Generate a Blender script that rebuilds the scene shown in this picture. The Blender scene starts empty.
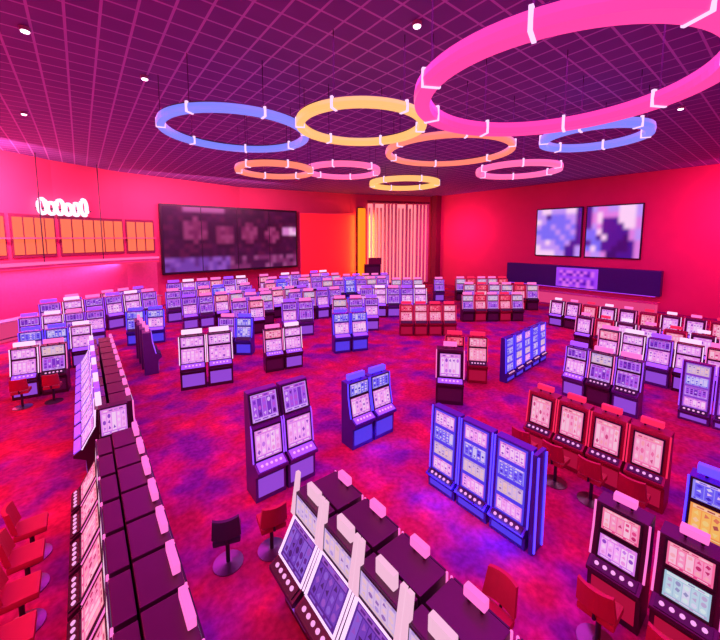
import bpy, bmesh, math, random
from mathutils import Vector, Matrix
SC = bpy.context.scene
COL = SC.collection
R = math.radians

# ------------------------------------------------------------------ camera, world, lights, exposure
cam_d = bpy.data.cameras.new('camera'); cam = bpy.data.objects.new('camera', cam_d); COL.objects.link(cam)
cam_d.sensor_fit = 'HORIZONTAL'; cam_d.sensor_width = 36; cam_d.lens = 17.5
cam_d.shift_y = -0.0654; cam_d.clip_end = 200
cam.location = (0, 0, 5.8); cam.rotation_euler = (R(90 - 5.7), 0, R(-38.52))
SC.camera = cam
SC.view_settings.view_transform = 'Standard'; SC.view_settings.look = 'None'
SC.view_settings.gamma = 1; SC.view_settings.use_curve_mapping = False
SC.view_settings.exposure = 0.0
wd = bpy.data.worlds.new('world'); SC.world = wd; wd.use_nodes = True
wd.node_tree.nodes['Background'].inputs[0].default_value = (0.25, 0.0, 0.12, 1)
wd.node_tree.nodes['Background'].inputs[1].default_value = 0.3

def s2l(c):
    return tuple(((v / 12.92) if v <= .04045 else ((v + .055) / 1.055) ** 2.4) for v in c)
def rgb(r, g, b): return s2l((r / 255, g / 255, b / 255))

def area(name, loc, rot, sx, sy, col, watts, spread=180):
    d = bpy.data.lights.new(name, 'AREA'); d.shape = 'RECTANGLE'; d.size = sx; d.size_y = sy
    d.color = col; d.energy = watts; d.spread = R(spread)
    o = bpy.data.objects.new(name, d); COL.objects.link(o); o.location = loc; o.rotation_euler = rot
    return o
MAG = (1.0, 0.03, 0.95); RED = (1.0, 0.05, 0.12)
area('ceiling_fill_light', (5, 3, 10.8), (0, 0, 0), 14, 12, MAG, 1500)  # added overhead fill for the room's base brightness, not a ceiling fixture
area('ceiling_fill_light', (20, 8, 10.8), (0, 0, 0), 14, 14, MAG, 1400)
area('ceiling_fill_light', (8, 21, 10.8), (0, 0, 0), 16, 12, MAG, 1400)
area('ceiling_fill_light', (-7, 7, 10.8), (0, 0, 0), 8, 14, RED, 2300)  # added red fill over the left part of the floor
# wall washers hung from the ceiling edge, aimed at the walls
area('wall_wash_light', (31.5, 1, 8.5), (R(0), R(-66), 0), 1.0, 5, (1, .03, .26), 680)
area('wall_wash_light', (31.8, 24.5, 7.0), (R(0), R(-75), 0), 1.0, 4, (1, .03, .26), 300)
area('wall_wash_light', (-5, 24, 9.2), (R(64), 0, R(30)), 8, 1, (1, .22, .42), 2600)
area('wall_wash_light', (9, 30.5, 9.9), (R(48), 0, R(-5)), 12, 1, (1, .2, .42), 900)

# ------------------------------------------------------------------ materials
MATS = {}
def nm(name):
    m = bpy.data.materials.new(name); m.use_nodes = True; MATS[name] = m
    nt = m.node_tree; return m, nt, nt.nodes['Principled BSDF']
def plain(name, col, rough=.5, metal=0, noise=.12, scale=6, spec=.5):
    m, nt, b = nm(name)
    tc = nt.nodes.new('ShaderNodeTexCoord'); n = nt.nodes.new('ShaderNodeTexNoise'); n.inputs['Scale'].default_value = scale
    nt.links.new(tc.outputs['Object'], n.inputs['Vector'])
    mx = nt.nodes.new('ShaderNodeMix'); mx.data_type = 'RGBA'
    mx.inputs['A'].default_value = (*[c * (1 - noise) for c in col], 1); mx.inputs['B'].default_value = (*[min(1, c * (1 + noise)) for c in col], 1)
    nt.links.new(n.outputs['Fac'], mx.inputs['Factor']); nt.links.new(mx.outputs['Result'], b.inputs['Base Color'])
    b.inputs['Roughness'].default_value = rough; b.inputs['Metallic'].default_value = metal
    b.inputs['Specular IOR Level'].default_value = spec
    return m
def glow(name, col, strength, base=(.02, .02, .02)):
    m, nt, b = nm(name)
    b.inputs['Base Color'].default_value = (*base, 1)
    b.inputs['Emission Color'].default_value = (*col, 1); b.inputs['Emission Strength'].default_value = strength
    b.inputs['Roughness'].default_value = .35
    return m
def screen_mat(name, strength):
    m, nt, b = nm(name)
    a = nt.nodes.new('ShaderNodeVertexColor'); a.layer_name = 'picture'
    b.inputs['Base Color'].default_value = (.02, .02, .02, 1); b.inputs['Roughness'].default_value = .25
    nt.links.new(a.outputs['Color'], b.inputs['Emission Color']); b.inputs['Emission Strength'].default_value = strength
    return m

plain('cabinet_dark', (.045, .008, .035), .35)
plain('cabinet_red', (.26, .012, .03), .4)
plain('cabinet_violet', (.09, .04, .22), .35)
plain('cabinet_blue', (.04, .04, .36), .35)
plain('black_plastic', (.015, .012, .02), .4)
plain('red_leather', (.42, .02, .04), .5)
plain('dark_leather', (.035, .02, .05), .5)
plain('chrome', (.28, .24, .28), .3, 1.0, .03)
plain('metal_dark', (.06, .05, .07), .4, .8)
plain('grey_trim', (.45, .38, .45), .5)
plain('wall_red', (.76, .08, .20), .75, 0, .06, .8)
plain('wall_dark', (.22, .02, .08), .8)
plain('bar_pink', (.75, .16, .30), .5)
plain('slat_pink', (.95, .75, .72), .6)
plain('box_navy', (.025, .02, .22), .4)
screen_mat('screen', .88)
screen_mat('picture_screen', .9)
glow('led_blue', rgb(70, 50, 255), 2.6)
glow('led_violet', rgb(150, 70, 255), 1.5)
glow('led_pink', rgb(255, 110, 200), 1.2)
glow('led_red', rgb(255, 40, 90), 1.0)
glow('led_white', rgb(255, 205, 255), 1.2)
glow('belly_blue', rgb(70, 55, 230), 1.0)
glow('belly_violet', rgb(150, 75, 225), .85)
glow('belly_red', rgb(215, 20, 70), .55)
glow('belly_dark', rgb(110, 10, 80), .3)
glow('button_glow', rgb(255, 170, 240), 1.0)
glow('fin_pale', rgb(240, 185, 215), 1.0)
glow('downlight_lens', (1, .6, .85), 6)
glow('orange_panel', rgb(255, 110, 70), 1.15)
glow('orange_strip', rgb(255, 120, 10), 1.6)
glow('canopy_strip', rgb(255, 95, 165), 1.3)
glow('sign_white', rgb(255, 225, 255), 1.5)
glow('red_panel', rgb(250, 12, 40), .75, (.8, .1, .05))
glow('curtain_back', rgb(255, 130, 140), 1.3)
glow('counter_front', rgb(250, 70, 140), .75)
glow('plum_strip', rgb(170, 60, 255), 1.2)
RINGC = {'pink': (rgb(255, 62, 150), 1.25), 'blue': (rgb(115, 125, 240), 1.15), 'gold': (rgb(255, 185, 105), 1.15),
         'coral': (rgb(255, 130, 105), 1.1), 'rose': (rgb(255, 105, 165), 1.15)}
for k, (c, s) in RINGC.items(): glow('ring_' + k, c, s)

def carpet():
    m, nt, b = nm('carpet')
    tc = nt.nodes.new('ShaderNodeTexCoord')
    n1 = nt.nodes.new('ShaderNodeTexNoise'); n1.inputs['Scale'].default_value = .75; n1.inputs['Detail'].default_value = 3
    n2 = nt.nodes.new('ShaderNodeTexVoronoi'); n2.inputs['Scale'].default_value = 1.6
    n3 = nt.nodes.new('ShaderNodeTexNoise'); n3.inputs['Scale'].default_value = 9; n3.inputs['Detail'].default_value = 4
    for n in (n1, n2, n3): nt.links.new(tc.outputs['Object'], n.inputs['Vector'])
    r1 = nt.nodes.new('ShaderNodeValToRGB'); e = r1.color_ramp.elements
    e[0].position = .36; e[0].color = (.30, .05, .44, 1); e[1].position = .60; e[1].color = (.78, .06, .13, 1)
    x = r1.color_ramp.elements.new(.48); x.color = (.64, .06, .30, 1)
    nt.links.new(n1.outputs['Fac'], r1.inputs['Fac'])
    r2 = nt.nodes.new('ShaderNodeValToRGB'); e = r2.color_ramp.elements
    e[0].position = .12; e[0].color = (1, .9, .8, 1); e[1].position = .55; e[1].color = (.62, .6, .66, 1)
    nt.links.new(n2.outputs['Distance'], r2.inputs['Fac'])
    r3 = nt.nodes.new('ShaderNodeValToRGB'); e = r3.color_ramp.elements
    e[0].position = .35; e[0].color = (.6, .6, .6, 1); e[1].position = .65; e[1].color = (1, 1, 1, 1)
    nt.links.new(n3.outputs['Fac'], r3.inputs['Fac'])
    prev = r1.outputs['Color']
    for r in (r2, r3):
        mx = nt.nodes.new('ShaderNodeMix'); mx.data_type = 'RGBA'; mx.blend_type = 'MULTIPLY'; mx.inputs['Factor'].default_value = .85
        nt.links.new(prev, mx.inputs['A']); nt.links.new(r.outputs['Color'], mx.inputs['B']); prev = mx.outputs['Result']
    nt.links.new(prev, b.inputs['Base Color']); b.inputs['Roughness'].default_value = .9; b.inputs['Specular IOR Level'].default_value = .1
    return m
carpet()

def ceiling_mat():
    m, nt, b = nm('ceiling_grid')
    tc = nt.nodes.new('ShaderNodeTexCoord')
    sep = nt.nodes.new('ShaderNodeSeparateXYZ'); nt.links.new(tc.outputs['Object'], sep.inputs[0])
    def mth(op, a, bv=None):
        n = nt.nodes.new('ShaderNodeMath'); n.operation = op
        if isinstance(a, (int, float)): n.inputs[0].default_value = a
        else: nt.links.new(a, n.inputs[0])
        if bv is not None:
            if isinstance(bv, (int, float)): n.inputs[1].default_value = bv
            else: nt.links.new(bv, n.inputs[1])
        return n.outputs[0]
    lines = []
    for ax in ('X', 'Y'):
        f = mth('FRACT', mth('MULTIPLY', sep.outputs[ax], 1 / .66)); lines.append(mth('LESS_THAN', f, .09))
    g = mth('MAXIMUM', *lines)
    nz = nt.nodes.new('ShaderNodeTexNoise'); nz.inputs['Scale'].default_value = .5; nt.links.new(tc.outputs['Object'], nz.inputs['Vector'])
    t = nt.nodes.new('ShaderNodeMix'); t.data_type = 'RGBA'; t.inputs['A'].default_value = (.15, .07, .34, 1); t.inputs['B'].default_value = (.24, .11, .48, 1)
    nt.links.new(nz.outputs['Fac'], t.inputs['Factor'])
    mx = nt.nodes.new('ShaderNodeMix'); mx.data_type = 'RGBA'; mx.inputs['B'].default_value = (.55, .34, .80, 1)
    nt.links.new(g, mx.inputs['Factor']); nt.links.new(t.outputs['Result'], mx.inputs['A'])
    nt.links.new(mx.outputs['Result'], b.inputs['Base Color']); b.inputs['Roughness'].default_value = .8
ceiling_mat()

# ------------------------------------------------------------------ mesh helpers
def finish(name, bm, mat):
    bmesh.ops.recalc_face_normals(bm, faces=bm.faces)
    me = bpy.data.meshes.new(name); bm.to_mesh(me); bm.free()
    me.materials.append(MATS[mat]); return me
def link(name, me, parent=None, loc=(0, 0, 0), rotz=0):
    o = bpy.data.objects.new(name, me); COL.objects.link(o); o.location = loc; o.rotation_euler = (0, 0, rotz)
    if parent: o.parent = parent
    return o
def obj(name, bm, mat, parent=None, loc=(0, 0, 0), rotz=0): return link(name, finish(name, bm, mat), parent, loc, rotz)
def tag(o, label, cat, group=None):
    o['label'] = label; o['category'] = cat
    if group: o['group'] = group
    return o
def thing(name, label, cat, loc=(0, 0, 0), rotz=0, group=None):
    o = bpy.data.objects.new(name, None); COL.objects.link(o); o.location = loc; o.rotation_euler = (0, 0, rotz)
    o.empty_display_size = .2
    return tag(o, label, cat, group)
def struct(o): o['kind'] = 'structure'; return o
def box(bm, x0, x1, y0, y1, z0, z1, bev=0, M=None):
    r = bmesh.ops.create_cube(bm, size=1); vs = r['verts']
    for v in vs: v.co = Vector((x0 + (v.co.x + .5) * (x1 - x0), y0 + (v.co.y + .5) * (y1 - y0), z0 + (v.co.z + .5) * (z1 - z0)))
    if bev:
        es = list({e for v in vs for e in v.link_edges})
        g = bmesh.ops.bevel(bm, geom=es, offset=bev, segments=2, affect='EDGES', profile=.7)
        vs = list({v for f in g['faces'] for v in f.verts} | {v for v in vs if v.is_valid})
    if M: bmesh.ops.transform(bm, matrix=M, verts=vs)
    return bm
def B(*a, **k): return box(bmesh.new(), *a, **k)
def extrude_profile(bm, pts, x0, x1, bev=0):
    a = [bm.verts.new((x0, y, z)) for y, z in pts]; b = [bm.verts.new((x1, y, z)) for y, z in pts]
    n = len(pts); bm.faces.new(a); bm.faces.new(b[::-1])
    for i in range(n): bm.faces.new((a[i], b[i], b[(i + 1) % n], a[(i + 1) % n]))
    if bev: bmesh.ops.bevel(bm, geom=bm.edges[:], offset=bev, segments=2, affect='EDGES', profile=.7)
    return bm
def tube(bm, pts, r, n=8):
    rings = []
    P = [Vector(p) for p in pts]
    for i, p in enumerate(P):
        d = (P[min(i + 1, len(P) - 1)] - P[max(i - 1, 0)]).normalized()
        a = d.cross(Vector((0, 0, 1)) if abs(d.z) < .9 else Vector((1, 0, 0))).normalized(); c = d.cross(a)
        rings.append([bm.verts.new(p + a * r * math.cos(t) + c * r * math.sin(t)) for t in [2 * math.pi * k / n for k in range(n)]])
    for A, C_ in zip(rings, rings[1:]):
        for k in range(n): bm.faces.new((A[k], A[(k + 1) % n], C_[(k + 1) % n], C_[k]))
    bm.faces.new(rings[0][::-1]); bm.faces.new(rings[-1])
    return bm
def lathe(bm, prof, n=20, closed=False):
    rows = []
    for r, z in prof:
        rows.append([bm.verts.new((r * math.cos(2 * math.pi * k / n), r * math.sin(2 * math.pi * k / n), z)) for k in range(n)])
    pairs = list(zip(rows, rows[1:])) + ([(rows[-1], rows[0])] if closed else [])
    for A, C_ in pairs:
        for k in range(n): bm.faces.new((A[k], A[(k + 1) % n], C_[(k + 1) % n], C_[k]))
    if not closed:
        bm.faces.new(rows[0][::-1]); bm.faces.new(rows[-1])
    return bm

# pictures on screens: one colour per small face, held in the mesh attribute "picture"
def picture_mesh(name, rows, to_pt, mat='screen', sub=4):
    ny = len(rows); nx = len(rows[0]); NX, NY = nx * sub, ny * sub
    L_ = [[rgb(*c) for c in r] for r in rows]
    def sample(u, v):                     # soft picture: bilinear between cell centres, eased
        x = min(max(u * nx - .5, 0), nx - 1); y = min(max((1 - v) * ny - .5, 0), ny - 1)
        i, j = min(int(x), nx - 2), min(int(y), ny - 2); fx, fy = x - i, y - j
        fx, fy = (t * t * (3 - 2 * t) for t in (fx, fy))
        return [sum(w * L_[q][p][k] for p, q, w in ((i, j, (1 - fx) * (1 - fy)), (i + 1, j, fx * (1 - fy)), (i, j + 1, (1 - fx) * fy), (i + 1, j + 1, fx * fy))) for k in range(3)]
    bm = bmesh.new(); lay = bm.loops.layers.float_color.new('picture')
    V = [[bm.verts.new(to_pt(i / NX, j / NY)) for i in range(NX + 1)] for j in range(NY + 1)]
    S = [[(*sample(i / NX, j / NY), 1) for i in range(NX + 1)] for j in range(NY + 1)]
    for j in range(NY):
        for i in range(NX):
            f = bm.faces.new((V[j][i], V[j][i + 1], V[j + 1][i + 1], V[j + 1][i]))
            for l, (a_, b_) in zip(f.loops, ((j, i), (j, i + 1), (j + 1, i + 1), (j + 1, i))): l[lay] = S[a_][b_]
    me = bpy.data.meshes.new(name); bm.to_mesh(me); bm.free(); me.materials.append(MATS[mat]); return me

PAL = {
 'white': [(255, 175, 255), (228, 125, 245), (255, 208, 255), (205, 120, 240), (245, 150, 235), (150, 70, 205)],
 'blue':  [(110, 95, 255), (150, 140, 255), (215, 200, 255), (80, 60, 235), (235, 190, 255), (60, 40, 200)],
 'purple':[(170, 85, 240), (205, 140, 255), (120, 50, 205), (225, 175, 255), (190, 80, 220), (90, 30, 160)],
 'pink':  [(255, 150, 200), (255, 110, 165), (255, 195, 225), (235, 70, 140), (255, 170, 190), (200, 40, 110)],
 'pinkpale': [(255, 165, 210), (255, 130, 190), (255, 195, 225), (245, 110, 170), (255, 160, 180), (215, 70, 135)],
 'red':   [(255, 70, 110), (235, 40, 90), (255, 130, 160), (190, 20, 70), (255, 95, 120), (150, 10, 60)],
 'pale':  [(225, 190, 235), (200, 170, 230), (240, 195, 210), (230, 190, 190), (180, 150, 225), (150, 110, 190)],
 'cyan':  [(190, 215, 235), (165, 200, 225), (220, 215, 245), (190, 170, 215), (215, 235, 240), (150, 150, 200)],
 'violetdark': [(110, 60, 190), (75, 35, 150), (135, 90, 215), (90, 30, 140), (150, 80, 200), (55, 20, 110)],
 'gold':  [(255, 190, 100), (255, 160, 80), (250, 210, 130), (230, 120, 90), (255, 200, 160), (180, 80, 80)],
}
def game_mesh(pal, seed, to_pt, wide):
    """a lit game screen: header banner, reels with round symbols, credit bar"""
    rn = random.Random(seed); p = PAL[pal]; bm = bmesh.new(); lay = bm.loops.layers.float_color.new('picture')
    lift = (Vector(to_pt(1, 0)) - Vector(to_pt(0, 0))).cross(Vector(to_pt(0, 1)) - Vector(to_pt(0, 0))).normalized() * .0015
    def poly(pts, c, lv):
        f = bm.faces.new([bm.verts.new(Vector(to_pt(u, v)) + lift * lv) for u, v in pts])
        for l in f.loops: l[lay] = (*rgb(*c), 1)
    def rect(u0, u1, v0, v1, c, lv): poly([(u0, v0), (u1, v0), (u1, v1), (u0, v1)], c, lv)
    rect(0, 1, 0, 1, p[1], 0)
    hd = .16 if not wide else 0
    if not wide:
        rect(.05, .95, .86, .97, p[4], 1)
        for k in range(4): rect(.12 + .2 * k, .26 + .2 * k, .89, .94, p[rn.choice((2, 5, 3))], 2)
        rect(.04, .96, .03, .11, p[3], 1)
        for k in range(3): rect(.08 + .3 * k, .30 + .3 * k, .05, .09, p[2], 2)
    v0, v1 = (.14, .83) if not wide else (.08, .92); nr = 3 if not wide else 2
    for c in range(5):
        u0 = .05 + .184 * c; rect(u0, u0 + .164, v0, v1, p[0] if rn.random() < .7 else p[2], 1)
        for r in range(nr):
            cu, cv = u0 + .082, v0 + (v1 - v0) * (r + .5) / nr; ru, rv = .062, (v1 - v0) / nr * .38
            k = rn.choice((3, 4, 8)); ph = rn.random()
            poly([(cu + ru * math.cos(2 * math.pi * (q + ph) / k), cv + rv * math.sin(2 * math.pi * (q + ph) / k)) for q in range(k)], p[rn.choice((2, 2, 4, 3, 5))], 2)
    me = bpy.data.meshes.new('screen'); bm.to_mesh(me); bm.free(); me.materials.append(MATS['screen']); return me

# ------------------------------------------------------------------ slot machine kit
# cabinet side profiles (front towards -y), then the profile segments that carry deck and screens
ST = {
 'standard': dict(pts=[(-.24, 0), (-.24, .60), (-.38, .70), (-.38, .77), (-.17, .88), (-.06, 1.42), (-.04, 1.82), (.28, 1.82), (.28, 0)],
                  deck=(3, 4), screens=[((-.165, .91), (-.068, 1.39)), ((-.058, 1.46), (-.042, 1.79))], topper=(1.84, 2.02)),
 'slant':    dict(pts=[(-.20, 0), (-.20, .58), (-.44, .70), (-.44, .76), (-.27, .86), (.00, 1.34), (.03, 1.74), (.26, 1.74), (.26, 0)],
                  deck=(3, 4), screens=[((-.262, .885), (-.012, 1.325)), ((.004, 1.40), (.027, 1.71))], topper=(1.76, 1.93)),
 'deep':     dict(pts=[(-.22, 0), (-.22, .60), (-.34, .68), (-.34, .74), (-.24, .82), (-.22, 1.40), (-.22, 1.76), (.24, 1.76), (.24, 0)],
                  deck=(3, 4), screens=[((-.239, .86), (-.222, 1.36)), ((-.22, 1.44), (-.22, 1.73))], topper=(1.78, 1.93)),
 'portrait': dict(pts=[(-.22, 0), (-.22, .56), (-.36, .64), (-.36, .70), (-.18, .80), (-.08, 1.60), (-.06, 1.66), (.28, 1.66), (.28, 0)],
                  deck=(3, 4), screens=[((-.172, .86), (-.088, 1.54))], topper=(1.70, 1.86)),
 'narrow':   dict(pts=[(-.24, 0), (-.24, .58), (-.36, .66), (-.36, .72), (-.18, .82), (-.10, 1.24), (-.06, 1.68), (.28, 1.68), (.28, 0)],
                  deck=(3, 4), screens=[((-.174, .86), (-.108, 1.21)), ((-.095, 1.29), (-.064, 1.63))], topper=(1.72, 1.86)),
 'tall':     dict(pts=[(-.26, 0), (-.26, .60), (-.42, .70), (-.42, .77), (-.18, .88), (-.10, 1.62), (-.06, 1.70), (.10, 2.38), (.30, 2.38), (.30, 0)],
                  deck=(3, 4), screens=[((-.176, .93), (-.106, 1.58)), ((-.052, 1.74), (.084, 2.32))], topper=None),
 'stacked':  dict(pts=[(-.22, 0), (-.22, .26), (-.32, .31), (-.32, .34), (-.17, .42), (-.10, 1.90), (.10, 1.90), (.10, 0)],
                  deck=(3, 4), screens=[((-.166, .48), (-.154, .76)), ((-.150, .83), (-.137, 1.11)), ((-.133, 1.18), (-.120, 1.46)), ((-.116, 1.53), (-.102, 1.83))], topper=None),
}
SCHEME = {  # cabinet, led, belly, screen palettes (main, upper...), topper glow
 'white':  ('cabinet_dark', 'led_white', 'belly_violet', ('white', 'white'), 'led_white'),
 'lilac':  ('cabinet_violet', 'led_violet', 'belly_violet', ('white', 'purple'), 'led_violet'),
 'purple': ('cabinet_violet', 'led_violet', 'belly_violet', ('purple', 'purple'), 'led_pink'),
 'blue':   ('cabinet_blue', 'led_blue', 'belly_blue', ('white', 'blue'), 'led_blue'),
 'bluefull': ('cabinet_blue', 'led_blue', 'belly_blue', ('blue', 'blue'), 'led_blue'),
 'stack':  ('cabinet_blue', 'led_blue', 'belly_blue', ('white', 'pale', 'blue', 'white'), None),
 'stacklilac': ('cabinet_violet', 'led_violet', 'belly_violet', ('white', 'purple', 'blue', 'pale'), None),
 'red':    ('cabinet_red', 'led_red', 'belly_red', ('pink', 'red'), 'led_red'),
 'redrow': ('cabinet_red', 'led_red', 'belly_red', ('pinkpale', 'pink'), 'led_red'),
 'pinkwhite': ('cabinet_dark', 'led_pink', 'belly_dark', ('white', 'pink'), 'led_pink'),
 'dark':   ('cabinet_dark', 'led_pink', 'belly_dark', ('purple', 'pale'), 'led_pink'),
 'center': ('cabinet_dark', 'led_white', 'belly_violet', ('violetdark', 'pale'), 'fin_pale'),
 'aisle':  ('cabinet_dark', 'led_pink', 'belly_red', ('pink', 'pale'), None),
 'cyan':   ('cabinet_dark', 'led_pink', 'belly_red', ('cyan', 'pink'), 'led_pink'),
 'pinkbig': ('cabinet_dark', 'led_pink', 'belly_red', ('white', 'pink'), 'led_pink'),
 'goldblue': ('cabinet_blue', 'led_blue', 'belly_dark', ('gold', 'blue'), 'led_blue'),
}
CACHE = {}
def offset(p, q, d):
    y0, z0 = p; y1, z1 = q; L = math.hypot(y1 - y0, z1 - z0); ny, nz = -(z1 - z0) / L, (y1 - y0) / L
    return (y0 + ny * d, z0 + nz * d), (y1 + ny * d, z1 + nz * d)
def quad_pt(p, q, hw):
    return lambda u, v: (-hw + 2 * hw * u, p[0] + (q[0] - p[0]) * v, p[1] + (q[1] - p[1]) * v)
def seg_panel(bm, p, q, hw, d0, d1):      # a thin solid lying on a profile segment
    a0, a1 = offset(p, q, d0); b0, b1 = offset(p, q, d1)
    return extrude_profile(bm, [a0, a1, b1, b0], -hw, hw)
def frame(bm, p, q, hw, t, d0, d1):
    a = Vector(p); b = Vector(q); L = (b - a).length; u = (b - a) / L
    pt = lambda k: tuple(a + u * k)
    for s in (-1, 1):
        e0, e1 = offset(pt(-t), pt(L + t), d0); f0, f1 = offset(pt(-t), pt(L + t), d1)
        x = sorted((s * hw, s * (hw + t))); extrude_profile(bm, [e0, e1, f1, f0], x[0], x[1])
    for k0, k1 in ((-t, 0), (L, L + t)):
        e0, e1 = offset(pt(k0), pt(k1), d0); f0, f1 = offset(pt(k0), pt(k1), d1)
        extrude_profile(bm, [e0, e1, f1, f0], -hw, hw)
    return bm
def kit(style, scheme, var, w, detail):
    key = (style, scheme, var, w, detail)
    if key in CACHE: return CACHE[key]
    S = ST[style]; cab, led, belly, pals, top = SCHEME[scheme]
    hw = w / 2 - .025; P = S['pts']; out = []       # (name, mesh, parent index or None)
    out.append(('cabinet', finish('cabinet', extrude_profile(bmesh.new(), P, -hw, hw, .012), cab), None))
    names = ['main_screen', 'upper_screen', 'upper_screen', 'top_screen']
    for i, (p, q) in enumerate(S['screens']):
        sw = hw - (.055 if style not in ('narrow', 'portrait', 'stacked') else .105)
        a, b = offset(p, q, .016)
        ln = math.hypot(q[0] - p[0], q[1] - p[1])
        out.append((names[i], game_mesh(pals[min(i, len(pals) - 1)], f'{style}{scheme}{var}{i}', quad_pt(a, b, sw), ln < .28), None))
        k = len(out) - 1
        if detail: out.append(('bezel', finish('bezel', frame(bmesh.new(), p, q, sw, .03, .004, .024), 'led_white' if scheme == 'center' and i == 0 else belly if style == 'stacked' else 'black_plastic'), k))
    p, q = P[S['deck'][0]], P[S['deck'][1]]
    bm = seg_panel(bmesh.new(), (p[0] + .02, p[1] + .01), (q[0] - .02, q[1] - .01), hw - .05, .004, .022)
    out.append(('button_deck', finish('button_deck', bm, 'black_plastic' if scheme not in ('white', 'lilac', 'pinkwhite', 'blue') else 'led_violet'), None))
    k = len(out) - 1
    if detail:
        a, b = offset(p, q, .028); my, mz = (a[0] + b[0]) / 2, (a[1] + b[1]) / 2; tilt = math.atan2(q[1] - p[1], q[0] - p[0])
        for j in range(5):
            bm = bmesh.new(); r = bmesh.ops.create_cone(bm, cap_ends=True, segments=10, radius1=.032, radius2=.028, depth=.02)
            bmesh.ops.transform(bm, matrix=Matrix.Translation((-.22 + .11 * j, my, mz)) @ Matrix.Rotation(tilt, 4, 'X'), verts=r['verts'])
            out.append(('button', finish('button', bm, 'button_glow'), k))
    out.append(('belly_panel', finish('belly_panel', seg_panel(bmesh.new(), (P[0][0], .08 if style == 'stacked' else .12), (P[1][0], P[1][1] - .06), hw - .06, .003, .015), belly), None))
    for s in (-1, 1):                                # lit edge following the front corner
        path = [(s * (hw + .004), y - .004, z) for y, z in P[4:(7 if style != 'stacked' else 6)]]
        out.append(('light_strip', finish('light_strip', tube(bmesh.new(), path, .016, 6), led), None))
    if S['topper'] and top:
        z0, z1 = S['topper']
        tw = {'narrow': .15, 'portrait': .2, 'deep': .22 if w < .75 else .13}.get(style, hw - .08); ty = -.2 if style == 'deep' else .04
        if scheme == 'center':                       # two lit fins with a small lit sign between them
            for sx in (-1, 1):
                fin = extrude_profile(bmesh.new(), [(-.02, 1.36), (-.06, 1.40), (.04, 2.02), (.09, 2.02), (.06, 1.74), (.04, 1.72)], *sorted((sx * (hw + .02), sx * (hw - .05))))
                out.append(('light_fin', finish('light_fin', fin, top), None))
            out.append(('topper', finish('topper', box(bmesh.new(), -.15, .15, .1, .18, z0 - .02, z1, .015), 'fin_pale'), None))
        else:
            out.append(('topper', finish('topper', box(bmesh.new(), -tw, tw, ty, ty + (.12 if style != 'deep' else .09), z0 + .03, z1, .015), top), None)); k = len(out) - 1
            if detail:
                for sx in (-1, 1): out.append(('topper_post', finish('topper_post', tube(bmesh.new(), [(sx * tw * .6, ty + .05, z0 - .025), (sx * tw * .6, ty + .05, z0 + .04)], .02), 'metal_dark'), k))
    CACHE[key] = out; return out
def machine(style, scheme, var, x, y, rz, label, group, w=.76, detail=True, s=1.0, cat='slot machine'):
    t = thing('slot_machine', label, cat, (x, y, 0), R(rz), group); t.scale = (s, s, s)
    made = []
    for n, me, par in kit(style, scheme, var, w, detail):
        made.append(link(n, me, t if par is None else made[par]))
    return t
ORD = ['first', 'second', 'third', 'fourth', 'fifth', 'sixth', 'seventh', 'eighth', 'ninth', 'tenth', 'eleventh', 'twelfth', 'thirteenth', 'fourteenth', 'fifteenth', 'sixteenth']
def bank(style, schemes, x, y, dx, dy, n, rz, what, where, group, detail=True, w=.76, start='nearest', s=1.0, skip=()):
    """n machines from (x,y); dy None: step dx metres along their own width; labelled by their order from the START end"""
    if dy is None: dx, dy = dx * math.cos(R(rz)), dx * math.sin(R(rz))
    out = []
    names = [i for i in range(n) if i not in skip]
    for q, i in enumerate(names):
        sch = schemes[i % len(schemes)]
        if len(names) == 1: lab = f'{what} {where}'
        elif start == 'left': lab = f'{what} {where}, ' + ('leftmost' if q == 0 else 'rightmost' if q == len(names) - 1 else f'{ORD[q]} from left')
        else: lab = f'{what} {where}, ' + ('nearest' if q == 0 else f'{ORD[q]} nearest' if q < len(names) - 1 else 'furthest')
        if len(lab.replace('-', ' ').split()) > 16: print('LONG', lab)
        out.append(machine(style, sch, (i * 7 + len(group)) % 4, x + dx * i, y + dy * i, rz, lab, group, w, detail, s))
    return out

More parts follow.
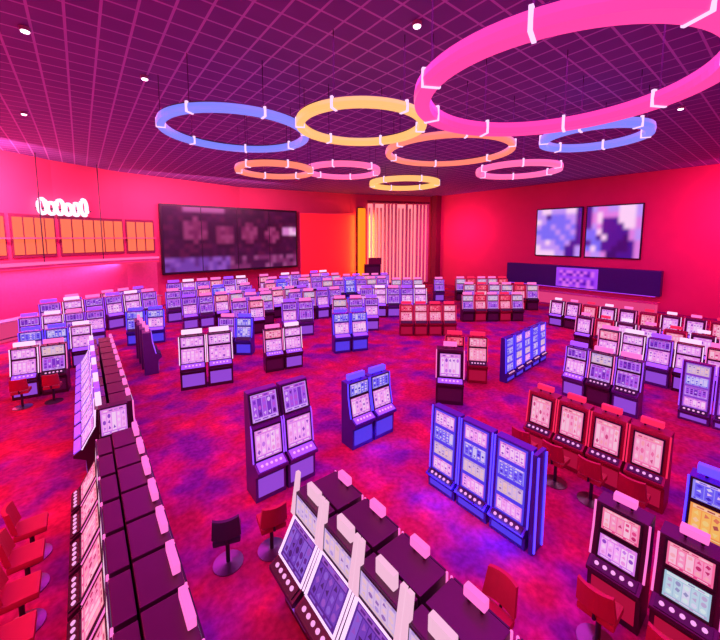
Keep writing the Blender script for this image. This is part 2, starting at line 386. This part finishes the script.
CH = {}
def stool(kind, x, y, rz, label, group):
    """padded gaming chair; rz = way the sitter faces, 0 is +y"""
    if kind not in CH:
        pad = {'red': 'red_leather', 'dark': 'dark_leather'}[kind]; parts = []
        parts.append(('base', finish('base', lathe(bmesh.new(), [(.02, 0), (.26, 0), (.26, .02), (.06, .05), (.02, .05)]), 'chrome')))
        parts.append(('column', finish('column', lathe(bmesh.new(), [(.035, .05), (.035, .5), (.09, .53)], 12), 'metal_dark')))
        parts.append(('seat', finish('seat', box(bmesh.new(), -.23, .23, -.21, .23, .53, .64, .04), pad)))
        bm = bmesh.new(); pr = []
        N = 8
        for z0, z1, yb in ((.68, 1.08, -.27),):
            for i in range(N):
                a0, a1 = -.24 + .48 * i / N, -.24 + .48 * (i + 1) / N
                f = lambda a: yb + 1.1 * a * a
                vs = [bm.verts.new(p) for p in ((a0, f(a0), z0), (a1, f(a1), z0), (a1 * .88, f(a1) - .08, z1), (a0 * .88, f(a0) - .08, z1),
                                                (a0, f(a0) + .07, z0), (a1, f(a1) + .07, z0), (a1 * .88, f(a1) - .02, z1), (a0 * .88, f(a0) - .02, z1))]
                for q in ((0, 1, 2, 3), (4, 7, 6, 5), (0, 4, 5, 1), (3, 2, 6, 7), (0, 3, 7, 4), (1, 5, 6, 2)): bm.faces.new([vs[k] for k in q])
        bmesh.ops.remove_doubles(bm, verts=bm.verts[:], dist=.001)
        parts.append(('backrest', finish('backrest', bm, pad)))
        bm = bmesh.new(); tube(bm, [(0, -.10, .54), (0, -.235, .58), (0, -.25, .72)], .025); parts.append(('back_bracket', finish('back_bracket', bm, 'metal_dark')))
        CH[kind] = parts
    t = thing('gaming_stool', label, 'stool', (x, y, 0), R(rz), group)
    for n, me in CH[kind]: link(n, me, t)
    return t

# ------------------------------------------------------------------ the room
CE = 11.0
WALL = [(-14, 21), (-3.4, 30), (-1.25, 31.8), (2.8, 34), (13.1, 36.3), (25.4, 33.8), (35.5, 29.5)]
fl = [(-14, -9)] + WALL + [(35.5, -9)]
def slab(z0, z1, grow=.0):
    bm = bmesh.new(); a = [bm.verts.new((x, y, z0)) for x, y in fl]; b = [bm.verts.new((x, y, z1)) for x, y in fl]
    n = len(fl); bm.faces.new(a); bm.faces.new(b[::-1])
    for i in range(n): bm.faces.new((a[i], b[i], b[(i + 1) % n], a[(i + 1) % n]))
    return bm
struct(obj('floor', slab(-.2, 0), 'carpet'))
struct(obj('ceiling', slab(CE, CE + .2), 'ceiling_grid'))
def wall(name, pts, mat, z0=0, z1=CE, th=.25):
    bm = bmesh.new(); n = len(pts); P = [Vector(p) for p in pts]; O = []
    for i in range(n):
        d = (P[min(i + 1, n - 1)] - P[max(i - 1, 0)]).normalized(); O.append(P[i] + Vector((-d.y, d.x)) * th)
    loop = P + O[::-1]
    a = [bm.verts.new((p.x, p.y, z0)) for p in loop]; b = [bm.verts.new((p.x, p.y, z1)) for p in loop]; m = len(loop)
    for i in range(m): bm.faces.new((a[i], b[i], b[(i + 1) % m], a[(i + 1) % m]))
    for i in range(n - 1):
        j = m - 1 - i
        bm.faces.new((a[i], a[i + 1], a[j - 1], a[j])); bm.faces.new((b[i], b[j], b[j - 1], b[i + 1]))
    return struct(obj(name, bm, mat))
wall('wall_far', WALL, 'wall_red')
wall('wall_right', [(35.5, 29.5), (35.5, -9)], 'wall_red')
wall('wall_left', [(-14, -9), (-14, 21)], 'wall_red')
wall('wall_back', [(35.5, -9), (-14, -9)], 'wall_red')
# dark corner pilaster between far and right wall, ceiling shadow trim along far wall
bm = bmesh.new(); box(bm, 34.6, 35.48, 28.3, 29.1, 0, CE); struct(obj('trim_1', bm, 'wall_dark'))

def wpt(i, s, off=0):        # a point on far wall segment i, s metres along, off metres into the room
    a = Vector(WALL[i]); b = Vector(WALL[i + 1]); d = (b - a).normalized(); p = a + d * s + Vector((d.y, -d.x)) * off
    return p, d
def along(i, s, off, ang=True):
    p, d = wpt(i, s, off); return (p.x, p.y, 0), math.atan2(d.y, d.x)

# ------------------------------------------------------------------ far wall: bar, sign, video wall, panels, slats
# cursive white sign, unreadable at this size: a run of bright loops
loc, a = along(2, .15, .25)
loc2 = Vector((-2.15, 30.75)); e2 = Vector((.75, 32.6)); dd = (e2 - loc2); a = math.atan2(dd.y, dd.x); L = dd.length
t = thing('neon_sign', 'white glowing cursive sign high on the pink wall above the orange bar panels', 'sign', (loc2.x, loc2.y, 7.4), a)
for k in range(6):
    bm = bmesh.new(); pts = []
    x0 = .1 + k * (L - .4) / 6; ww = (L - .4) / 6
    h = (1.15, .9, 1.15, .9, 1.0, 1.35)[k]
    for j in range(21):
        u = j / 20; th = 2 * math.pi * u * 1.15 + k
        pts.append((x0 + ww * (.5 + .42 * math.cos(th)) + .06 * u, -.06, -.05 + h * (.45 + .42 * math.sin(th))))
    tube(bm, pts, .12, 6); obj('letter', bm, 'sign_white', t)
obj('mounting_rail', B(0, L, -.04, .0, .28, .36), 'metal_dark', t)

# orange back bar: five backlit panels between dark mullions, along the three wall facets
def bar_run(i, s0, s1, n, lab):
    loc, a = along(i, s0, .06); L = s1 - s0
    t = thing('back_bar', lab, 'bar shelving', loc, a)
    obj('frame', B(0, L, -.02, .1, 4.55, 7.3), 'wall_dark', t)
    for k in range(n):
        x0 = .1 + k * (L - .1) / n; x1 = x0 + (L - .1) / n - .1
        obj('backlit_panel', B(x0, x1, -.07, -.025, 4.75, 7.1), 'orange_panel', t)
    bm = bmesh.new(); box(bm, 0, L, -.35, -.075, 5.75, 5.83); obj('shelf', bm, 'bar_pink', t)
bar_run(0, 11.4, 13.75, 3, 'orange backlit bar panel at the far end of the curved wall, furthest round')
bar_run(1, .1, 2.7, 4, 'orange backlit bar panels directly under the white cursive sign, first section')
bar_run(2, .15, 4.5, 6, 'wide orange backlit bar panels under the right end of the white sign')
bar_run(3, .1, 2.2, 3, 'orange backlit bar panel section beside the dark video wall')

# curved canopy over the bar, with a pink light line along its edge, and the bar counter below
arc = [(-9, 20.5), (-6.5, 24.3), (-4.2, 26.8), (-1.6, 29.2), (1.5, 31.1), (4.9, 32.4)]
def band(pts, z0, z1, depth):
    P = [Vector(p) for p in pts]; n = len(P); Q = []
    for i in range(n):
        d = (P[min(i + 1, n - 1)] - P[max(i - 1, 0)]).normalized(); Q.append(P[i] + Vector((-d.y, d.x)) * depth)
    bm = bmesh.new(); v = [[bm.verts.new((p.x, p.y, z)) for p in S] for S, z in ((P, z0), (Q, z0), (Q, z1), (P, z1))]
    for i in range(n - 1):
        for k in range(4):
            A, C_ = v[k], v[(k + 1) % 4]; bm.faces.new((A[i], A[i + 1], C_[i + 1], C_[i]))
    bm.faces.new([v[k][0] for k in range(4)]); bm.faces.new([v[k][-1] for k in range(3, -1, -1)])
    return bm
t = thing('bar_canopy', 'curved pink canopy with glowing edge line hanging over the bar', 'canopy', (0, 0, 0))
obj('soffit', band(arc, 3.95, 4.3, 1.2), 'bar_pink', t)
arc2 = [(x + .03, y - .05) for x, y in arc]
obj('edge_light', band(arc2, 4.16, 4.32, .04), 'canopy_strip', t)
obj('lower_edge_light', band(arc2, 3.9, 3.97, .04), 'led_red', t)
for p in arc[1:5]:
    obj('hanging_rod', tube(bmesh.new(), [(p[0] - .25, p[1] + .5, 4.28), (p[0] - .25, p[1] + .5, CE)], .03), 'metal_dark', t)
lo = area('canopy_lamp', (-1.9, 29.7, 3.85), (0, 0, R(40)), 11, .5, (1, .12, .45), 420); lo.parent = t
t = thing('bar_counter', 'long curved bar counter with pink lit front under the canopy', 'bar counter', (0, 0, 0))
obj('front_panel', band(arc, 0, 1.08, .5), 'counter_front', t)
obj('countertop', band([(x + .1, y - .15) for x, y in arc], 1.08, 1.15, .8), 'grey_trim', t)
obj('foot_rail', band([(x + .16, y - .22) for x, y in arc], .2, .26, .05), 'chrome', t)
# back wall of the bar, lit pink
t = tag(obj('bar_back_wall', band([(-7.6, 26.0), (-3.3, 29.6), (-1.2, 31.4), (2.8, 33.6), (5.0, 34.2)], 0, 3.9, .08), 'bar_pink'), 'pink glowing rear partition behind the curved bar counter', 'partition')

# video wall: dark screens in a black housing
vA, vB = Vector((5.4, 34.25)), Vector((18.75, 34.75)); dd = vB - vA; a = math.atan2(dd.y, dd.x); L = dd.length
t = thing('video_wall', 'huge dark video wall with dim round pictures on the far wall', 'video wall', (vA.x, vA.y, 0), a)
obj('housing', B(0, L, -.1, .3, 2.6, 8.75, .05), 'black_plastic', t)
def vpic():
    rn = random.Random(5); rows = []
    for j in range(14):
        row = []
        for i in range(32):
            c = rn.choice([(45, 5, 50), (60, 8, 60), (35, 5, 45), (80, 15, 60)])
            for cx, cy, rr in ((6, 4.5, 2.6), (12.5, 5.5, 2.4), (18.5, 5, 2.2), (24.5, 5.5, 2)):
                d = math.hypot(i - cx, j - cy)
                if d < rr: c = rn.choice([(130, 40, 90), (150, 55, 110), (110, 25, 80)])
                elif d < rr + 1: c = (30, 2, 40)
            if i > 27 and 3 < j < 6: c = rn.choice([(250, 190, 240), (220, 130, 210)])
            if 3 < i < 13 and j == 0: c = (190, 90, 160)
            if j > 10: c = rn.choice([(110, 60, 170), (140, 80, 190), (90, 40, 130)] if i < 14 else [(120, 40, 100), (150, 70, 130), (60, 10, 60)])
            row.append(c)
        rows.append(row)
    return rows
link('picture', picture_mesh('picture', vpic(), lambda u, v: (.2 + (L - .4) * u, -.12, 2.8 + 5.75 * v), 'picture_screen'), t)
for k in (1, 2, 3): obj('panel_joint', B(L * k / 4 - .03, L * k / 4 + .03, -.14, -.1, 2.7, 8.65), 'black_plastic', t)

# red backlit panel with orange light strip
pA, pB = Vector((19.05, 34.65)), Vector((25.75, 33.25)); dd = pB - pA; a = math.atan2(dd.y, dd.x); L = dd.length
t = thing('wall_panel', 'glowing red wall panel right beside the dark video wall', 'panel', (pA.x, pA.y, 0), a)
obj('frame', B(0, L, -.05, .2, .4, 8.7), 'wall_red', t); obj('glow_face', B(.1, L - .05, -.09, -.055, .6, 8.5), 'red_panel', t)
p, d = Vector((25.85, 33.2)), None
t = thing('light_column', 'vertical orange light column between red panel and pale slats', 'light', (25.95, 33.15, 0), R(-22))
obj('column_body', B(0, 1.0, -.1, .15, .3, 9.4), 'metal_dark', t); obj('light_face', B(.06, .94, -.38, -.105, .4, 9.3, .08), 'orange_strip', t)
for px_, ry_ in ((25.6, 70), (27.2, -70)):       # the column's own light on panel and slats
    lo = area('column_lamp', (26.3 + (px_ - 26.3) * .9, 32.2, 5), (R(90), 0, R(ry_ - 22)), .3, 7, (1, .16, .01), 330); lo.parent = t; lo.matrix_parent_inverse = Matrix.LocRotScale(t.location, t.rotation_euler, t.scale).inverted()

# pale pink vertical slat screen
sA, sB = Vector((27.2, 32.6)), Vector((34.3, 29.35)); dd = sB - sA; a = math.atan2(dd.y, dd.x); L = dd.length
t = thing('slat_screen', 'tall screen of pale pink vertical slats in the far corner', 'screen', (sA.x, sA.y, 0), a)
obj('backlight', B(0, L, .12, .2, .3, 9.9), 'curtain_back', t)
bm = bmesh.new(); rn = random.Random(3)
for k in range(17):
    x = .1 + k * (L - .35) / 16; box(bm, x, x + rn.choice((.12, .2, .26)), -.12, .08, .2, 10.0 - rn.choice((0, .0, .6)))
obj('slats', bm, 'slat_pink', t)
for z0, z1 in ((10.0, 10.25), (0, .2)): obj('rail', B(-.1, L + .1, -.14, .2, z0, z1), 'wall_dark', t)

# dark red stepped pylon in front of the slats
t = thing('sign_pylon', 'dark maroon stepped sign pylon standing in front of the pale slats', 'sign', (25.3, 29.6, 0), R(-30))
obj('body', B(-.9, .9, -.25, .25, 0, 2.9, .03), 'cabinet_dark', t)
obj('head', B(-.4, 1.0, -.3, .3, 2.9, 3.6, .03), 'wall_dark', t)
obj('face_panel', B(-.75, .75, -.28, -.25, .8, 2.6), 'belly_dark', t)

# ------------------------------------------------------------------ right wall: two screens, sign box, counter
TV1 = ["LWWLLLWWD", "LLDBBBLLD", "WLBBBBBLD", "LBBLBBLBD", "BBBBLBBLD", "LBBBBLBBD", "LLWLBBLDD", "WLLLLBDDL", "WWWWLLDDL"]
TV2 = ["DLPPLLWWWL", "DPWPPPWWWL", "DPWDDDWWWP", "DLPDDDDWWP", "BBWDDDDDPL", "BBDWDDDNPL", "DBBDDDNNDP", "BWBDDNNNDP", "PLLPNNDDDP"]
CC = {'L': (190, 150, 255), 'W': (255, 215, 255), 'B': (110, 110, 255), 'D': (45, 15, 150), 'P': (225, 130, 235), 'N': (25, 5, 110)}
for rows, y0, y1, lab in ((TV1, 16.45, 12.35, 'wall screen with pale blue picture, further of the two above the navy box'),
                         (TV2, 12.1, 8.0, 'wall screen with dark figure picture, nearer of the two above the navy box')):
    t = thing('wall_screen', lab, 'television', (35.49, y0, 0), R(-90), 'screens on the red wall')
    Lw = y0 - y1
    obj('housing', B(0, Lw, -.15, 0, 4.05, 8.6, .03), 'black_plastic', t)
    link('picture', picture_mesh('picture', [[CC[c] for c in r] for r in rows], lambda u, v: (.1 + (Lw - .2) * u, -.16, 4.15 + 4.35 * v), 'picture_screen'), t)
t = thing('sign_box', 'long navy box sign with glowing violet panel under the two wall screens', 'sign', (35.49, 19.0, 0), R(-90))
obj('body', B(0, 12.5, -.7, 0, 1.25, 3.25, .05), 'box_navy', t)
V = {'v': (165, 65, 255), 'd': (110, 25, 220), 'p': (225, 110, 255), 'k': (80, 10, 180)}
SG = ["vvvvvvvvvvvv", "vpdppdpkpdpv", "vdpdkpdpdkpv", "vvvvvvvvvvvv", "vpkpdpkpdpdv", "vdpdpdpdkpdv", "vvppvvpvvppv"]
link('sign_face', picture_mesh('sign_face', [[V[c] for c in r] for r in SG], lambda u, v: (4.9 + 3.4 * u, -.72, 1.35 + 1.75 * v), 'picture_screen'), t)
obj('under_light', B(.3, 12.2, -.6, -.5, 1.19, 1.24), 'plum_strip', t)
t = thing('service_counter', 'long service counter with glowing pink front below the navy box sign', 'counter', (33.0, 18.3, 0), R(-90))
obj('front_panel', B(0, 12, -.35, .35, 0, .95), 'counter_front', t); obj('countertop', B(-.1, 12.1, -.45, .4, .95, 1.03, .02), 'bar_pink', t)

# ------------------------------------------------------------------ ring chandeliers
def ring(col, x, y, z, r, bw, bh, lab, nb=6, seed=0):
    t = thing('ring_chandelier', lab, 'chandelier', (x, y, z), 0, 'glowing ring chandeliers')
    n = 72
    obj('light_band', lathe(bmesh.new(), [(r - bw / 2, -bh / 2), (r + bw / 2, -bh / 2), (r + bw / 2 + .02, 0), (r + bw / 2, bh / 2), (r - bw / 2, bh / 2), (r - bw / 2 - .02, 0)], n, True), 'ring_' + col, t)
    obj('top_channel', lathe(bmesh.new(), [(r - bw / 3, bh / 2 + .003), (r + bw / 3, bh / 2 + .003), (r + bw / 3, bh / 2 + .05), (r - bw / 3, bh / 2 + .05)], n, True), 'metal_dark', t)
    for k in range(nb):
        th = 2 * math.pi * k / nb + seed; cx, cy = r * math.cos(th), r * math.sin(th)
        obj('suspension_cable', tube(bmesh.new(), [(cx, cy, bh / 2 + .04), (cx, cy, CE - z)], .012, 5), 'metal_dark', t)
        bm = bmesh.new(); box(bm, -.035, .035, -bw / 2 - .03, bw / 2 + .03, -bh / 2 - .02, bh / 2 + .06, .01, Matrix.Translation((cx, cy, 0)) @ Matrix.Rotation(th + math.pi / 2, 4, 'Z'))
        obj('clamp', bm, 'led_white', t)
ring('pink', 8.24, 3.62, 9.0, 2.80, .34, .30, 'huge pink ring chandelier, the largest and nearest of the glowing rings', 8, .3)
ring('blue', 4.57, 12.66, 9.5, 2.37, .22, .22, 'large blue ring chandelier furthest to the left of the glowing rings', 7, .2)
ring('gold', 6.9, 8.6, 9.2, 1.84, .22, .22, 'gold ring chandelier between the large blue ring and the huge pink ring', 6, .5)
ring('blue', 14.61, 4.94, 9.4, 1.60, .24, .26, 'blue ring chandelier beneath the huge pink ring, nearest the red right wall', 6, .1)
ring('coral', 11.92, 9.23, 9.3, 2.42, .20, .2, 'wide coral orange ring chandelier tucked behind the huge pink ring', 6, .9)
ring('coral', 7.47, 15.9, 9.0, 1.69, .22, .24, 'small far coral ring chandelier below the large blue ring', 6, .4)
ring('rose', 11.96, 16.6, 9.6, 2.0, .25, .27, 'small far rose ring chandelier beside the far coral ring', 6, .7)
ring('gold', 20.0, 19.6, 10.0, 2.52, .34, .36, 'small far gold ring chandelier, lowest in the photo, before the pale slats', 6, .2)
ring('rose', 17.54, 9.23, 9.2, 1.88, .24, .26, 'small rose ring chandelier below the blue ring, before the red wall', 6, .6)

# ceiling downlights seen as small bright dots
for (x, y, w) in ((-.75, 12.4, 'nearest the left edge of the ceiling'), (1.95, 13.6, 'in the ceiling above the large blue ring'), (6.7, 6.2, 'in the ceiling between gold ring and huge pink ring'),
                  (-1.5, 20.5, 'in the ceiling above the curved bar'), (14.5, 19.5, 'in the ceiling behind the small far rings'), (19, 3.4, 'in the ceiling beyond the huge pink ring')):
    t = thing('downlight', f'small bright round downlight {w}', 'light', (x, y, CE), 0, 'ceiling downlights')
    obj('housing', lathe(bmesh.new(), [(.03, -.10), (.11, -.10), (.12, -.01), (.03, -.01)], 14), 'grey_trim', t)
    obj('lens', lathe(bmesh.new(), [(.01, -.125), (.08, -.125), (.09, -.102), (.01, -.102)], 14), 'downlight_lens', t)

# ------------------------------------------------------------------ near banks
# left double-sided bank: two rows back to back along x = 0.25
bank('slant', ['aisle'], -.02, 3.05, 0, .75, 8, -90, 'dark slot machine with pink slanted screen', 'facing the left stools', 'left double row, left side', w=.74, s=.98)
bank('deep', ['pinkwhite', 'dark'], .50, 3.05, 0, .75, 8, 90, 'dark slot machine with pink topper', 'backing onto the slanted pink screens', 'left double row, right side', w=.74)
for i in range(8):
    y = 3.05 + .75 * i
    stool('red', -1.02, y, -90, f'red stool on the left of the left double row, {ORD[i]} nearest', 'red stools left of the double row')
# end sign of the next double row
t = thing('display_stand', 'square pink lit display stand closing the end of the second double row', 'display', (.36, 9.8, 0))
obj('stand', B(-.3, .3, -.12, .12, 0, 1.22, .02), 'cabinet_dark', t); obj('display', B(-.28, .28, -.15, .1, 1.24, 1.92, .02), 'black_plastic', t)
link('display_face', game_mesh('white', 'end', lambda u, v: (-.25 + .5 * u, -.158, 1.27 + .62 * v), False), t)
bank('slant', ['white', 'lilac'], .0, 10.5, 0, .82, 9, -90, 'slim white lit slot machine', 'on the second double row, left side', 'second double row, left side', detail=False, w=.8)
bank('deep', ['dark', 'pinkwhite'], .56, 10.5, 0, .82, 9, 90, 'dark slot machine with pink topper', 'on the second double row, right side', 'second double row, right side', detail=False, w=.8)

# small rows left of it, facing the camera
bank('standard', ['white', 'dark', 'white'], -1.85, 17.3, .82, None, 2, -8, 'pale slot machine', 'in the front row left of the second double row', 'front row on the left', start='left', w=.8)
bank('standard', ['blue', 'bluefull', 'white'], -1.9, 20.2, .84, None, 3, -4, 'bluish slot machine', 'in the middle row left of the second double row', 'middle row on the left', start='left', detail=False, w=.8)
bank('standard', ['lilac', 'white', 'purple'], -2.2, 23.4, .86, None, 4, 0, 'lilac slot machine', 'in the back row left of the second double row', 'back row on the left', start='left', detail=False, w=.8, s=1.04)
for i in range(2):
    stool('red', -1.9 + .82 * i, 16.25 - .1 * i, -8, f'red stool before the pale front row on the left, {("leftmost", "rightmost")[i]}', 'red stools at the front row on the left')
bank('standard', ['bluefull', 'blue'], -5.2, 23.0, 1.0, None, 2, 8, 'bright blue slot machine', 'near the bar at the far left', 'blue machines by the bar', start='left', detail=False, s=1.15)

# central diagonal double-sided bank
bank('slant', ['center'], 2.42, 1.1, 0, .81, 5, -90, 'slot machine with violet slanted screen in white frame', 'in the central row', 'central double row, left side', w=.77, s=1.04)
bank('deep', ['dark', 'pinkwhite'], 2.98, 1.1, 0, .81, 5, 90, 'dark slot machine with pink topper', 'backing onto the violet slanted screens', 'central double row, right side', w=.77, s=1.02)
stool('red', 4.1, 2.25, 90, 'red stool on the carpet right of the central double row', None)

# tall pair with lilac screens
bank('tall', ['lilac'], 3.02, 7.25, .78, 0, 2, 0, 'tall lilac slot machine with tilted upper screen', 'behind the central row', 'tall lilac pair', start='left', w=.77)
stool('red', 2.45, 5.72, -10, 'red stool in front of the tall lilac pair', None)
stool('dark', 1.72, 5.95, -20, 'dark stool standing alone on the carpet left of the tall lilac pair', None)

# blue pod of two
bank('standard', ['blue'], 5.85, 7.45, .8, 0, 2, 0, 'blue glowing slot machine', 'in the pair at the middle of the floor', 'blue pair in the middle', start='left', w=.79)

# big blue stacked-screen bank
bank('stacked', ['stack'], 6.32, 3.12, 0, .79, 3, -90, 'blue slot machine with four stacked screens', 'in the blue bank', 'blue stacked bank', w=.77, s=1.01)
for yy in (3.3, 4.5):                                  # added lights tinting the carpet blue before the bank, no lamps modelled
    area('underglow_fill', (5.93, yy, .5), (0, R(15), 0), .12, 1.0, (.10, .08, 1), 11)
area('underglow_fill', (6.25, 6.95, .5), (R(-10), 0, 0), 1.3, .12, (.10, .08, 1), 8)  # same added blue light before the blue pod
t = thing('light_panel', 'blue glowing upright panel closing the near end of the blue bank', 'panel', (6.36, 2.66, 0))
obj('panel_board', B(-.26, .12, -.04, .04, 0, 1.95, .02), 'cabinet_blue', t)
for q in (-.22, .09): obj('edge_light', B(q - .02, q + .02, -.065, -.042, .05, 1.9), 'led_blue', t)

# two large machines and stools at the lower right
bank('narrow', ['cyan', 'pinkbig'], 6.25, .60, 0, .78, 2, -90, 'large slot machine with pink and pale screens', 'in the lower right pair', 'lower right pair', w=.74, s=.98)
for y, l in ((.60, 'nearer'), (1.38, 'further')):
    stool('red', 5.45, y, -90, f'red stool at the lower right pair of machines, the {l}', 'red stools at the lower right pair')
bank('standard', ['goldblue'], 7.85, .50, 0, .82, 1, -90, 'slot machine with gold and blue screens', 'beyond the lower right pair', 'gold and blue machine', w=.8)

# red row of four
bank('portrait', ['redrow'], 9.45, 1.72, 0, .75, 4, -90, 'red slot machine with pale pink screen', 'in the row beyond the blue bank', 'red row of four', w=.74)
for i in range(4):
    stool('red', 8.5, 1.72 + .75 * i, -90, f'red stool at the red row of four, {ORD[i]} nearest', 'red stools at the red row')
# single machines behind the blue bank
bank('portrait', ['pinkwhite'], 9.95, 7.4, .8, 0, 1, -50, 'dark tall slot machine with bright pinkish white screen', 'just behind the blue bank', 'dark tall machine', w=.86, s=1.15)
bank('standard', ['red', 'redrow'], 11.7, 8.5, .9, None, 2, -50, 'red slot machine', 'beside the dark tall machine with white screen', 'red machines beside the tall one', start='left', w=.8)

# right middle: purple banks
bank('standard', ['purple', 'dark', 'lilac'], 13.9, 3.2, 0, .78, 3, -90, 'purple slot machine', 'in the bank behind the red row of four', 'purple bank behind the red row', w=.76)
bank('stacked', ['stacklilac'], 15.0, .1, 0, .8, 3, -90, 'pale violet slot machine', 'in the bank at the right edge', 'pale violet bank at the right edge', w=.78)
bank('stacked', ['bluefull', 'stack', 'stack'], 13.35, 7.15, .86, None, 5, 4, 'bright blue slot machine', 'in the slanting bank before the pink counter', 'bright blue bank', start='left', w=.8, s=.95)
# rows further right, facing the aisle
bank('standard', ['white', 'pinkwhite', 'white', 'lilac'], 17.6, .6, 0, .85, 6, -90, 'white lit slot machine', 'in the first row behind the purple bank', 'first row behind purple bank', detail=False, w=.8)
bank('portrait', ['redrow', 'pinkwhite', 'white'], 20.6, .5, 0, .9, 8, -90, 'slot machine with small topper', 'in the second row behind the purple bank', 'second row behind purple bank', detail=False, w=.82)
bank('portrait', ['pinkwhite', 'white', 'red'], 24.4, .2, 0, .95, 11, -90, 'pink lit slot machine', 'in the row nearest the pink counter', 'row nearest the pink counter', detail=False, w=.85)

# middle distance pairs and banks
bank('standard', ['white'], 3.15, 14.4, .98, None, 2, -14, 'bright white slot machine', 'in the bright pair left of centre', 'bright white pair', start='left', w=.86, s=1.12)
bank('standard', ['purple'], 2.1, 17.2, .0, .9, 4, 85, 'purple slot machine', 'in the column left of the bright white pair', 'purple column', w=.82, detail=False)
bank('standard', ['bluefull', 'blue'], 2.1, 22.3, .95, None, 2, -14, 'blue violet slot machine', 'in the far pair beyond the purple column', 'blue violet far pair', start='left', w=.88, detail=False)
bank('standard', ['purple', 'bluefull'], 5.5, 17.6, .88, None, 2, -40, 'violet slot machine', 'right behind the bright white pair', 'violet machines behind the bright pair', start='left', w=.84, detail=False)
bank('standard', ['pinkwhite', 'white'], 6.35, 14.1, .86, None, 2, -12, 'pinkish white slot machine', 'in the pair right of the bright white pair', 'pinkish white pair', start='left', w=.84)
bank('standard', ['lilac', 'purple'], 9.4, 18.5, .96, None, 2, -18, 'lilac ringed slot machine', 'behind the pinkish white pair', 'lilac far pair', start='left', w=.84, detail=False, s=1.1)
bank('standard', ['blue'], 10.15, 14.3, .94, None, 2, -20, 'blue slot machine', 'in the far blue pair at the middle', 'far blue pair', start='left', w=.84, detail=False, s=1.08)
bank('standard', ['red', 'redrow'], 15.0, 14.4, .86, None, 4, -38, 'red pink slot machine', 'in the red bank before the pale slats', 'far red bank', start='left', w=.82, detail=False)
bank('standard', ['lilac', 'white', 'purple'], 16.2, 19.6, 1.0, None, 5, -35, 'lilac slot machine', 'in the bank behind the red bank', 'lilac bank behind the red bank', start='left', w=.84, detail=False, s=1.15)
bank('standard', ['dark', 'red'], 20.9, 14.2, .88, None, 5, -36, 'dark red slot machine', 'in the dim row below the red wall corner', 'dim row below the wall corner', start='left', w=.84, detail=False)

# far crowd
rn = random.Random(11)
def far_row(x, y, pitch, n, schemes, where, group, rz=0, s=1.1):
    sk = tuple(i for i in range(1, n - 1) if rn.random() < .1)
    bank('standard', schemes, x, y, pitch, None, n, rz, 'small lit slot machine', where, group, detail=False, w=.84, start='left', s=s, skip=sk)
far_row(7.2, 20.6, .98, 2, ['purple', 'pinkwhite'], 'in the near crowd row left of the middle', 'crowd row one', -10)
far_row(5.2, 24.0, .98, 9, ['lilac', 'purple', 'pinkwhite', 'dark'], 'in the second crowd row before the video wall', 'crowd row two', -4)
far_row(4.8, 26.8, 1.02, 11, ['purple', 'lilac', 'pinkwhite', 'bluefull', 'lilac'], 'in the third crowd row before the video wall', 'crowd row three', 0, 1.15)
far_row(5.5, 30.2, 1.06, 14, ['lilac', 'white', 'purple', 'pinkwhite'], 'in the last crowd row below the video wall', 'crowd row four', 0, 1.25)
far_row(-1.6, 26.4, 1.04, 6, ['lilac', 'white', 'purple'], 'in the row before the pink bar counter', 'row before the bar', 14, 1.15)
far_row(20.6, 28.0, 1.0, 5, ['purple', 'lilac', 'pinkwhite'], 'in the row before the pale slats', 'row before the slats', -22, 1.1)
far_row(16.6, 25.4, 1.02, 6, ['dark', 'purple', 'bluefull', 'lilac'], 'in the row before the red panel', 'row before the red panel', -20, 1.15)
far_row(27.5, 19.5, 1.0, 5, ['dark', 'red', 'dark'], 'in the dark row below the red wall', 'dark row below the red wall', -36, 1.1)
far_row(8.6, 22.4, 1.0, 7, ['purple', 'dark', 'lilac'], 'in the crowd row behind the lilac far pair', 'crowd row five', -12, 1.1)
far_row(12.4, 17.6, 1.0, 3, ['dark', 'purple', 'lilac'], 'in the dim trio beyond the far blue pair', 'dim trio', -30, 1.1)
far_row(22.2, 22.6, 1.0, 5, ['dark', 'purple', 'dark'], 'in the dim row behind the lilac bank', 'dim row behind the lilac bank', -32, 1.1)
far_row(24.6, 16.6, 1.0, 6, ['dark', 'red', 'dark'], 'in the second dim row under the red wall', 'second dim row below the red wall', -42, 1.1)
far_row(13.0, 28.6, 1.04, 7, ['purple', 'lilac', 'dark', 'pinkwhite'], 'in the staggered row right of the video wall', 'staggered row', -6, 1.2)
far_row(-.6, 28.7, 1.04, 5, ['purple', 'lilac', 'pinkwhite'], 'in the row touching the pink bar counter', 'row at the bar counter', 24, 1.1)
